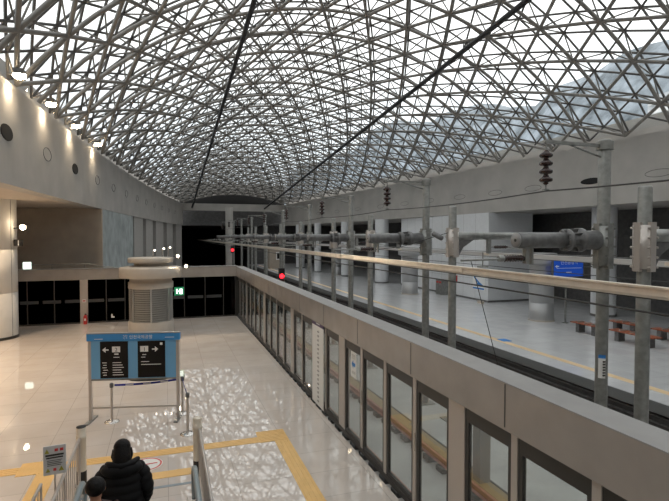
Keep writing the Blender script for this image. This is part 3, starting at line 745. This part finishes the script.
t = thing('wall_lamp', 'bright lamp on the side of the thick left column', 'lamp', (-6.14, 25.35, 4.84))
MB().tube((-.2, 0, 0), (.2, 0, .05), .03, 8).box((.05, -.12, -.06), (.32, .12, .14)).build('body', 'galv_dark', t)
MB().ball((.18, -.15, .04), .11, n=12).build('lens', 'lampw', t)
spot('lamp_light', (.2, -.2, 0), (.0, -.5, -1.2), 60, 140, t)
t = thing('clock_sign', 'small black double sign on the side of the thick left column', 'sign', (-6.15, 25.3, 4.2))
MB().box((-.18, -.03, -.14), (.16, .03, .14)).build('case', 'rubber', t); MB().box((-.02, -.036, -.12), (.02, -.031, .12)).build('divider', 'white', t)
t = thing('exit_sign', 'glowing white-green exit lamp box above the far partition', 'sign', (-6.6, PU + .2, 2.83))
MB().box((-.17, -.06, .02), (.17, .06, .36)).build('case', 'exit_white', t); MB().box((-.05, -.03, 0), (.05, .03, .02)).build('foot', 'galv', t)

t = thing('vent_drum', 'round louvred ventilation drum with two disc roofs in the concourse', 'drum', (-.68, 24.75, 0))
MB().lathe([(1.0, 0), (1.0, .58), (.98, .60)], n=40).build('plinth', 'drum', t)
MB().lathe([(.99, 2.1), (.99, 2.38), (.93, 2.40), (.93, 2.60)], n=40).build('neck', 'drum', t)
prof = [(.90, .60)]
for k in range(15): z = .60 + k * .1; prof += [(.88, z + .01), (.965, z + .015), (.965, z + .04), (.88, z + .095)]
MB().lathe(prof + [(.90, 2.1)], n=40, smooth=False).build('louvres', 'louver', t)
for k in range(7):
    a_ = 2 * PI * k / 7 + .25; x, y = .95 * math.cos(a_), .96 * math.sin(a_); MB().box((x - .035, y - .035, .6), (x + .035, y + .035, 2.1), rot=a_).build('upright', 'louver', t)
MB().lathe([(1.34, 2.60), (1.37, 2.63), (1.37, 3.02), (1.34, 3.06), (.9, 3.12)], n=48).build('lower_disc', 'drum', t)
MB().lathe([(.72, 3.08), (.72, 3.26), (.98, 3.28), (1.0, 3.31), (1.0, 3.46), (.97, 3.50), (.05, 3.52)], n=40).build('upper_disc', 'drum', t)
for i, (dx, dy, h) in enumerate([(.1, 0, .33), (.5, .1, .40), (.78, .2, .46)]):
    q = thing('lamp', ['short lit lamp on the drum roof, left of three', 'lit lamp on the drum roof, middle of three', 'tallest lit lamp on the drum roof, right of three'][i], 'lamp', (-.68 + dx, 24.75 + dy, 3.515))
    MB().path([(0, 0, 0), (0, 0, h - .05), (.03, -.03, h), (.07, -.07, h)], .022, 6).build('stem', 'steel_bright', q); MB().ball((.08, -.08, h - .01), .038, n=8).build('bulb', 'lampsoft', q)
for i, (x, z) in enumerate([(.46, 3.56), (.82, 3.08)]):
    q = thing('floodlight', ['upper of the two bright floodlights on the louvred drum', 'lower of the two bright floodlights on the louvred drum'][i], 'lamp', (x, 24.35, z))
    MB().box((-.16, .02, -.04), (-.02, .08, .02)).box((-.02, -.02, -.08), (.14, .12, .1)).build('body', 'galv_dark', q)
    MB().lathe([(.055, -.035), (.055, -.02)], (.06, 0, .01), 12, 'y').build('lens', 'lampw', q)
    spot('flood_light', (.06, -.1, 0), (1.5, -6, -3.5), 90, 100, q)
t = thing('exit_sign', 'green exit sign with running figure on the louvred drum', 'sign', (.55, 24.3, 1.92))
MB().box((-.20, -.03, -.18), (.22, .03, .2)).build('case', 'exit', t)
MB().box((-.12, -.036, -.1), (-.05, -.031, .12)).box((.02, -.036, -.12), (.16, -.031, .13)).box((-.05, -.036, .0), (.02, -.031, .04)).build('pictogram', 'exit_white', t)
MB().box((-.26, .0, .02), (-.2, .03, .08)).build('bracket', 'galv', t)

# direction board
ang = math.atan2(12.83 - 13.3, .25 + 1.77)
t = thing('direction_board', 'blue framed direction board with two black panels and arrows', 'sign', (-1.77, 13.3, 0), ang)
Lb = math.hypot(2.02, .47)
for x in (0, Lb):
    l = MB().box((x - .035, -.035, .03), (x + .035, .035, 1.98)).build('leg', 'steel', t); MB().box((x - .05, -.32, 0), (x + .05, .32, .03)).build('foot', 'galv', l)
MB().box((.035, -.02, .30), (Lb - .035, .02, .34)).build('crossbar', 'steel', t)
MB().box((-.06, -.05, 1.96), (Lb + .06, .05, 2.13)).build('header', 'blue_hdr', t)
MB().box((-.06, -.055, 2.13), (Lb + .06, .055, 2.15)).build('top_trim', 'cap', t)
MB().box((.035, -.03, 1.03), (Lb - .035, .02, 1.955)).build('board', 'blue', t)
MB().box((.035, -.035, .99), (Lb - .035, .025, 1.03)).build('bottom_rail', 'galv', t)
p_ = MB().box((.25, -.042, 1.05), (.90, -.0305, 1.94)).build('left_panel', 'signblack', t)
MB().prism([(.30, 1.74), (.38, 1.81), (.38, 1.755), (.45, 1.755), (.45, 1.725), (.38, 1.725), (.38, 1.67)], -.046, -.0425, 'y').build('arrow', 'white', p_)
MB().box((.53, -.046, 1.68), (.72, -.0425, 1.82)).build('number_box', 'white', p_)
text('2', .13, 'number', 'signblack', p_, (.595, -.0475, 1.70), (PI / 2, 0, 0), ext=.001)
mb = MB()
mb.box((.58, -.046, 1.62), (.68, -.0425, 1.65)); mb.box((.56, -.046, 1.55), (.70, -.0425, 1.565))
for k in range(6): mb.box((.30 + .02 * (k % 2), -.046, 1.42 - k * .06), (.40 + .03 * (k == 3), -.0425, 1.435 - k * .06)); mb.box((.54, -.046, 1.42 - k * .06), (.74 + .03 * ((k * 7) % 3), -.0425, 1.435 - k * .06))
mb.build('print', 'white', p_)
p_ = MB().box((1.13, -.042, 1.05), (1.78, -.0305, 1.94)).build('right_panel', 'signblack', t)
MB().prism([(1.62, 1.74), (1.54, 1.81), (1.54, 1.755), (1.47, 1.755), (1.47, 1.725), (1.54, 1.725), (1.54, 1.67)], -.046, -.0425, 'y').build('arrow', 'white', p_)
MB().box((1.19, -.046, 1.68), (1.38, -.0425, 1.82)).build('number_box', 'white', p_)
text('1', .13, 'number', 'signblack', p_, (1.26, -.0475, 1.70), (PI / 2, 0, 0), ext=.001)
mb = MB().box((1.24, -.046, 1.60), (1.33, -.0425, 1.62)).box((1.21, -.046, 1.54), (1.31, -.0425, 1.555)).box((1.21, -.046, 1.43), (1.40, -.0425, 1.445)).box((1.21, -.046, 1.36), (1.68, -.0425, 1.375)).box((1.66, -.046, 1.84), (1.72, -.0425, 1.90))
mb.build('print', 'white', p_)
text('✈ 인천국제공항', .10, 'header_text', 'white', t, (.78, -.053, 2.01), (PI / 2, 0, 0), ext=.001)
MB().box((.12, -.053, 2.0), (.32, -.0505, 2.015)).box((1.78, -.053, 2.02), (2.0, -.0505, 2.035)).build('header_print', 'white', t)
MB().lathe([(.02, .955), (.45, .965), (.46, .98), (.02, .985)], (1.35, .05, 0), 28, sy_=.3).build('dark_oval', 'frame', t)  # flat dark oval under the board

def stanchion(x, y, lab, to=None):
    t = thing('barrier_post', lab, 'post', (x, y, 0), 0, 'steel belt barrier posts by the direction board')
    MB().lathe([(.17, 0), (.17, .012), (.12, .03), (.04, .045), (.03, .05)], n=24).build('base', 'steel_bright', t)
    MB().tube((0, 0, .04), (0, 0, .86), .03, 14).build('post', 'steel', t)
    MB().lathe([(.038, .84), (.045, .85), (.045, .93), (.03, .95), (.02, .955)], n=16).build('head', 'galv_dark', t)
    if to:
        d = Vector((to[0] - x, to[1] - y, 0)); n = Vector((-d.y, d.x, 0)).normalized() * .002
        vs = []
        K = 10
        for k in range(K + 1):
            p = d * (.04 + .92 * k / K); sg = -.03 * math.sin(PI * k / K)
            for s, z in ((1, .865), (1, .915), (-1, .915), (-1, .865)): vs.append((p.x + n.x * s, p.y + n.y * s, z + sg))
        b = MB().add(vs, [(k * 4 + q, k * 4 + (q + 1) % 4, k * 4 + 4 + (q + 1) % 4, k * 4 + 4 + q) for k in range(K) for q in range(4)]).build('belt', 'belt', t)
        mb = MB(); a_ = math.atan2(d.y, d.x)
        for f in (.25, .5, .75):
            p = d * f - n * 1.5; L = d.normalized() * .09; sg = -.03 * math.sin(PI * f)
            mb.add([p - L + Vector((0, 0, .88 + sg)), p + L + Vector((0, 0, .88 + sg)), p + L + Vector((0, 0, .90 + sg)), p - L + Vector((0, 0, .90 + sg))], [(0, 1, 2, 3)])
        mb.build('belt_print', 'white', b, fix=False)
stanchion(-1.28, 13.08, 'steel barrier post left in front of the direction board', (.33, 13.12))
stanchion(.36, 13.12, 'steel barrier post right behind the right leg of the direction board', (.43, 11.74))
stanchion(.43, 11.72, 'steel barrier post nearest the escalator')

# tactile paving and floor marks
def tact(name, rects, lab, bars=True):
    mb = MB()
    for (x0, y0, x1, y1, along) in rects:
        mb.box((x0, y0, 0.0), (x1, y1, .006))
        if not bars: continue
        if along == 'x':
            n = max(1, round((y1 - y0) / .075))
            for k in range(n): yy = y0 + (k + .5) * (y1 - y0) / n; mb.box((x0 + .01, yy - .012, .006), (x1 - .01, yy + .012, .010))
        else:
            n = max(1, round((x1 - x0) / .075))
            for k in range(n): xx = x0 + (k + .5) * (x1 - x0) / n; mb.box((xx - .012, y0 + .01, .006), (xx + .012, y1 - .01, .010))
    return tag(mb.build(name, 'yellow'), lab, 'tactile paving')
tact('tactile_path', [(-11, 10.73, -2.72, 11.03, 'x'), (-2.0, 10.73, 1.9, 11.03, 'x')], 'long yellow tactile path crossing the floor beyond the escalator')
tact('tactile_path', [(2.22, 0, 2.54, 10.7, 'y')], 'yellow tactile path running beside the glass partition')
tact('tactile_patch', [(1.9, 10.7, 2.54, 11.32, 'x')], 'square yellow patch where two tactile paths meet near the partition')
tact('tactile_patch', [(-2.72, 10.62, -2.0, 11.2, 'y')], 'square yellow patch at the left junction of the tactile paths')
tact('tactile_path', [(-2.36, 4, -2.02, 10.62, 'y')], 'yellow tactile path running along the left escalator fence')
tact('tactile_strip', [(-1.42, 9.7, .42, 9.98, 'y')], 'short yellow warning strip across the escalator landing')
tag(MB().box((-5.5, 9.33, 0), (-1.7, 9.41, .004)).box((-1.3, 9.33, 0), (.5, 9.41, .004)).build('floor_strip', 'expansion'), 'narrow blue-grey joint strip across the floor', 'strip')
t = thing('floor_sticker', 'round white no-entry floor sticker with red rim and slash', 'sticker', (-.40, 10.40, 0))
MB().lathe([(.30, 0), (.30, .003)], n=40).build('disc', 'white', t)
mb = MB(); K = 40; vs = []
for k in range(K): 
    a_ = 2 * PI * k / K; vs += [(.285 * math.cos(a_), .285 * math.sin(a_), .0045), (.25 * math.cos(a_), .25 * math.sin(a_), .0045)]
mb.add(vs, [(2 * k, 2 * k + 1, (2 * k + 3) % (2 * K), (2 * k + 2) % (2 * K)) for k in range(K)])
mb.box((-.2, -.02, .003), (.2, .02, .0045), rot=.1); mb.build('red_mark', 'red', t)

# ---------------------------------------------------------------- escalator, fences, bollards
EX0, EX1 = -1.16, .38
def stepz(u): return max(0, .577 * (5.2 - u))
esc = thing('escalator', 'escalator coming down to the concourse between two grey handrails', 'escalator', ((EX0 + EX1) / 2, 7, 0))
cx = (EX0 + EX1) / 2; hw = (EX1 - EX0) / 2
def E(x, u, z): return (x, u - 7, z)
MB().box((-hw + .1, -1.75, 0), (hw - .1, 1.2, .035)).build('landing_plate', 'steps', esc)
u = 5.2; k = 0
while u > -2.0:
    z = stepz(u - .2) + .06
    MB().box((-hw + .16, u - 7 - .4, max(0, z - .33)), (hw - .16, u - 7, z)).build('step', 'steps', esc)
    u -= .4
for s in (-1, 1):
    x = s * hw
    hp = [(x, .80, .50), (x, .93, .60), (x, .98, .74), (x, .93, .88), (x, .80, .97), (x, .6, 1.0), (x, .2, 1.0), (x, -.1, 1.02)]
    for uu in (6.0, 5.2, 4, 2, 0, -2): hp.append((x, uu - 7, stepz(uu) + 1.0))
    MB().path(hp, .042, 8).build('handrail', 'handrail', esc)
    pts = [(-9, stepz(-2) + .30), (-9, stepz(-2) + .92), (-1.8, 0.95), (.6, .93), (.82, .80), (.86, .6), (.7, .42), (-1.9, .38)]
    MB().prism([(a_, b_) for a_, b_ in pts], x - .015, x + .015, 'x').build('balustrade', 'doorglass', esc)
    MB().prism([(-9, 0.0), (-9, stepz(-2) + .32), (-1.8, .30), (1.3, .30), (1.42, .2), (1.42, 0)], x - .09, x + .09, 'x').build('skirt', 'steel', esc)
def bollard(x, y, lab, capm='rubber'):
    t = thing('bollard', lab, 'bollard', (x, y, 0), 0, 'cream bollards either side of the escalator')
    MB().tube((0, 0, .02), (0, 0, .27), .083, 18).build('black_band', 'rubber', t); MB().lathe([(.12, 0), (.12, .02)], n=20).build('foot', 'galv', t)
    MB().lathe([(.08, .27), (.08, .86), (.088, .865), (.088, .92), (.08, .925), (.08, 1.06)], n=20).build('post', 'cream', t)
    MB().lathe([(.082, 1.06), (.082, 1.07), (.02, 1.075)], n=20).build('cap', capm, t)
bollard(-1.48, 9.9, 'cream bollard with black foot left of the escalator')
bollard(.53, 9.68, 'cream bollard with black foot right of the escalator', 'cream')
def fence(x, u0, u1, lab, zt=.88):
    t = thing('fence', lab, 'fence', (x, 0, 0), 0, 'steel fences beside the escalator')
    MB().tube((0, u0, zt), (0, u1, zt), .026, 8).build('top_rail', 'steel', t); MB().tube((0, u0, .12), (0, u1, .12), .016, 6).build('bottom_rail', 'steel', t)
    n = int(abs(u1 - u0) / .17)
    for k in range(n + 1): MB().tube((0, u0 + (u1 - u0) * k / n, .12 if k % 8 else 0), (0, u0 + (u1 - u0) * k / n, zt), .009 if k % 8 else .02, 6).build('baluster', 'steel', t)
fence(-1.50, 9.80, 6.2, 'barred steel fence left of the escalator'); fence(.56, 9.58, 6.6, 'barred steel fence right of the escalator')
fence(-1.80, 8.35, 6.2, 'outer low steel fence left of the escalator sign', .8)
t = thing('warning_sign', 'small white safety notice on a thin pole beside the left fence', 'sign', (-1.60, 8.3, 0))
MB().tube((0, 0, 0), (0, 0, 1.0), .013, 8).lathe([(.1, 0), (.1, .012)], n=16).build('pole', 'steel', t)
b = MB().box((-.15, -.012, .95), (.15, .006, 1.39)).build('panel', 'white_cool', t, .01)
b.rotation_euler = (0, 0, .12)
mb = MB().prism([(-.13, 1.28), (-.07, 1.28), (-.10, 1.35)], -.017, -.0125, 'y').prism([(.05, 1.0), (.12, 1.0), (.085, 1.07)], -.017, -.0125, 'y').prism([(-.12, 1.0), (-.06, 1.0), (-.09, 1.06)], -.017, -.0125, 'y'); mb.build('symbols', 'ygreen', b)
mb = MB()
mb.box((-.12, -.017, 1.235), (.12, -.0125, 1.262)); mb.box((-.11, -.017, 1.20), (.11, -.0125, 1.22))
for k in range(4): mb.box((-.10, -.017, 1.165 - k * .025), (.10 - .02 * (k % 2), -.0125, 1.172 - k * .025))
mb.build('print', 'wire', b)
mb = MB().box((.0, -.017, 1.30), (.045, -.0125, 1.34)).box((.07, -.017, 1.30), (.115, -.0125, 1.34)).box((-.02, -.017, 1.01), (.02, -.0125, 1.05)); mb.build('red_symbols', 'red', b)

# ---------------------------------------------------------------- wall-top floodlights
for i, (u, z) in enumerate([(18.1, 9.5), (21.6, 9.5), (25.5, 9.5), (30.2, 9.5)]):
    v = vL(u)
    t = thing('floodlight', '%s bright floodlight along the top of the left wall, from the near end' % ORD[i], 'lamp', (v + .30, u, z + .08), 0, 'floodlights on the left wall')
    MB().box((-.30, -.03, -.06), (0, .03, -.02)).build('bracket', 'galv_dark', t)
    MB().box((-.14, -.18, -.04), (.14, .18, .12)).build('body', 'galv_dark', t)
    MB().ball((0, 0, -.07), .19, n=10, sc=(1, 1, .6)).build('lens', 'lampw', t)
    spot('flood_light', (-.10, -.05, -.16), (-.1, 0, -3), 260, 120, t, blend=1.0)
# fill lamps added in the left soffit to warm the concourse floor
for i, (x, y) in enumerate([(-7.5, 14), (-7.5, 18.5), (-7.5, 23), (-11.5, 14), (-11.5, 18.5), (-11.5, 23), (-7.5, 8), (-11.5, 8)]):
    t = thing('fill_lamp', 'added fill lamp in the left soffit, %s row from the curved wall, %s from the camera' % ('first' if x > -8 else 'second', {8: 'nearest', 14: 'second', 18.5: 'third', 23: 'farthest'}[y]), 'lamp', (x, y, ZB), 0, 'added fill lamps in the left soffit')
    MB().lathe([(.14, -.02), (.16, -.005), (.16, .0)], n=20).build('ring', 'steel', t); MB().lathe([(.12, -.024), (.12, -.019)], n=20).build('lens', 'lampsoft', t)
    spot('fill_light', (0, 0, -.06), (0, 0, -3), 620, 130, t, blend=.8, col=(1, .76, .52))

# ---------------------------------------------------------------- people
def skin_body(name, nodes, edges, m, parent, smooth_lv=2, root=0):
    me = bpy.data.meshes.new(name); me.from_pydata([n[0] for n in nodes], edges, [])
    o = bpy.data.objects.new(name, me); COL.objects.link(o)
    o.modifiers.new('skin', 'SKIN'); me.skin_vertices or None
    if not me.skin_vertices:
        bm = bmesh.new(); bm.from_mesh(me); bm.verts.layers.skin.verify(); bm.to_mesh(me); bm.free()
    for i, n in enumerate(nodes):
        sv = me.skin_vertices[0].data[i]; r = n[1]; sv.radius = r if isinstance(r, tuple) else (r, r); sv.use_root = (i == root)
    o.modifiers['skin'].use_smooth_shade = True
    sb = o.modifiers.new('subdivision', 'SUBSURF'); sb.levels = smooth_lv; sb.render_levels = smooth_lv
    bpy.context.view_layer.update()
    me2 = bpy.data.meshes.new_from_object(o.evaluated_get(bpy.context.evaluated_depsgraph_get()))
    bpy.data.objects.remove(o); me2.materials.clear(); me2.materials.append(M[m]); me2.name = name
    for p in me2.polygons: p.use_smooth = True
    o = bpy.data.objects.new(name, me2); COL.objects.link(o); o.parent = parent
    return o
def person(loc, S, rz, lab, coat, hood, long_hair, tilt=0.0):
    t = thing('person', lab, 'person', loc, rz); t.scale = (S, S, S)
    N_ = [((0, 0, .95), (.14, .11)), ((0, 0, 1.12), (.13, .10)), ((0, 0, 1.32), (.15, .105)), ((0, 0, 1.44), (.06, .06)), ((0, .012, 1.50), .052), ((0, .02, 1.56), .078), ((0, .02, 1.63), .088), ((0, .01, 1.68), .06)]
    E_ = [(0, 1), (1, 2), (2, 3), (3, 4), (4, 5), (5, 6), (6, 7)]
    for s in (-1, 1):
        k = len(N_)
        N_ += [((s * .17, 0, 1.37), .055), ((s * .235, -.03, 1.12), .042), ((s * .24, .07, .90), .03), ((s * .235, .10, .83), (.034, .018))]
        E_ += [(2, k), (k, k + 1), (k + 1, k + 2), (k + 2, k + 3)]
        for f, (dx, L) in enumerate([(-.024, .070), (-.008, .080), (.008, .076), (.024, .060)]):
            q = len(N_); y = .10 + dx
            N_ += [((s * .235, y + .005, .785), .010), ((s * .23, y + .012, .785 - L * .5), .009), ((s * .215, y + .012, .785 - L), .008)]
            E_ += [(k + 3, q), (q, q + 1), (q + 1, q + 2)]
        q = len(N_); N_ += [((s * .215, .135, .82), .011), ((s * .205, .15, .785), .009)]; E_ += [(k + 3, q), (q, q + 1)]
        q = len(N_)
        N_ += [((s * .095, 0, .86), .088), ((s * .10, .02 * s, .50), .056), ((s * .10, .01 * s - .01, .10), .038), ((s * .10, .07, .045), .036), ((s * .10, .14, .035), .028)]
        E_ += [(0, q), (q, q + 1), (q + 1, q + 2), (q + 2, q + 3), (q + 3, q + 4)]
    body = skin_body('body', N_, E_, 'skin', t)
    # face and ears
    mb = MB(); mb.ball((0, .118, 1.60), .014, sc=(.8, 1.2, 1.3), n=8)
    mb.build('nose', 'skin', t)
    for s in (-1, 1):
        MB().ball((s * .032, .098, 1.625), .011, n=8).build('eye', 'eye', t)
        MB().ball((s * .089, .01, 1.605), .03, sc=(.35, .7, 1.1), n=10).build('ear', 'skin', t)
    MB().ball((0, .102, 1.555), .02, sc=(1.2, .4, .3), n=8).build('mouth', 'lip', t)
    def loft(rings, n=28):
        vs = []
        for (x, y, z, rx, ry) in rings:
            for k in range(n): a_ = 2 * PI * k / n; vs.append((x + rx * math.cos(a_), y + ry * math.sin(a_), z))
        fs = [(i * n + k, i * n + (k + 1) % n, (i + 1) * n + (k + 1) % n, (i + 1) * n + k) for i in range(len(rings) - 1) for k in range(n)]
        return MB().add(vs, fs, 0, True)
    # coat: quilted body and sleeves
    prof = [(.62, .25, .17), (.80, .26, .18), (.95, .255, .18), (1.10, .25, .175), (1.25, .255, .17), (1.36, .245, .155), (1.42, .19, .125), (1.46, .10, .09), (1.48, .07, .075)]
    rings = []; K = 60
    for i in range(K + 1):
        z = .62 + (1.48 - .62) * i / K
        for a_, b_ in zip(prof[:-1], prof[1:]):
            if a_[0] <= z <= b_[0] + 1e-6:
                f = (z - a_[0]) / (b_[0] - a_[0]); rx = a_[1] + (b_[1] - a_[1]) * f; ry = a_[2] + (b_[2] - a_[2]) * f; break
        q = abs(math.sin(PI * z / .11)) ** .6 * .020 if coat == 'coat' else 0
        if z > 1.42: q *= .4
        rings.append((0, 0, z, rx + q - .01, ry + q - .01))
    mb = loft(rings)
    for s in (-1, 1):
        pts = []; rr = []
        P = [Vector((s * .15, 0, 1.38)), Vector((s * .245, -.01, 1.27)), Vector((s * .285, -.03, 1.12)), Vector((s * .28, .02, 1.0)), Vector((s * .25, .075, .895))]
        for i in range(33):
            f = i / 32 * 4; j = min(3, int(f)); p = P[j].lerp(P[j + 1], f - j); pts.append(p); rr.append((.088 - .03 * i / 32) + (abs(math.sin(PI * i / 4.5)) ** .6 * .014 if coat == 'coat' else 0))
        mb.path(pts, rr, 14)
    mb.build('coat', 'coat' if coat == 'coat' else 'maroon', t)
    mb = MB()
    for s in (-1, 1): mb.path([(s * .09, 0, .95), (s * .098, .005, .80), (s * .10, .02 * s, .5), (s * .10, .01 * s - .01, .12)], [.11, .10, .078, .065], 14)
    mb.build('trousers', 'cloth', t)
    mb = MB()
    for s in (-1, 1): mb.ball((s * .10, .06, .05), .06, sc=(.85, 2.1, .85), n=12)
    mb.build('shoes', 'shoe', t)
    if hood:
        mb = MB(); mb.ball((0, -.09, 1.40), .2, sc=(1.22, .62, .52), n=18)
        mb.path([(-.15, .06, 1.42), (-.17, -.04, 1.46), (-.13, -.13, 1.48), (0, -.17, 1.47), (.13, -.13, 1.48), (.18, -.04, 1.48), (.16, .06, 1.43)], [.02, .03, .04, .045, .04, .03, .02], 10)
        mb.build('hood', 'coat', t)
    # hair
    mb = MB(); mb.ball((0, -.026, 1.648), .106, sc=(.95, .98, .93), n=18)
    if long_hair:
        mb.path([(0, -.03, 1.66), (0, -.062, 1.58), (0, -.085, 1.50), (0, -.10, 1.43)], [.092, .108, .11, .09], 16)
        mb.path([(-.07, -.03, 1.62), (-.085, -.04, 1.54), (-.08, -.03, 1.45)], [.045, .045, .02], 10); mb.path([(.07, -.03, 1.62), (.085, -.04, 1.54), (.08, -.03, 1.45)], [.045, .045, .02], 10)
    mb.build('hair', 'hair', t)
    return t
person((-.565, 7.0, .045), 1.04, 0.0, 'person with black hair in a black hooded puffer coat seen from behind', 'coat', True, True)
person((-.76, 5.98, .035), 1.045, .15, 'person with short black hair and a dark jacket behind the other', 'jacket', False, False)
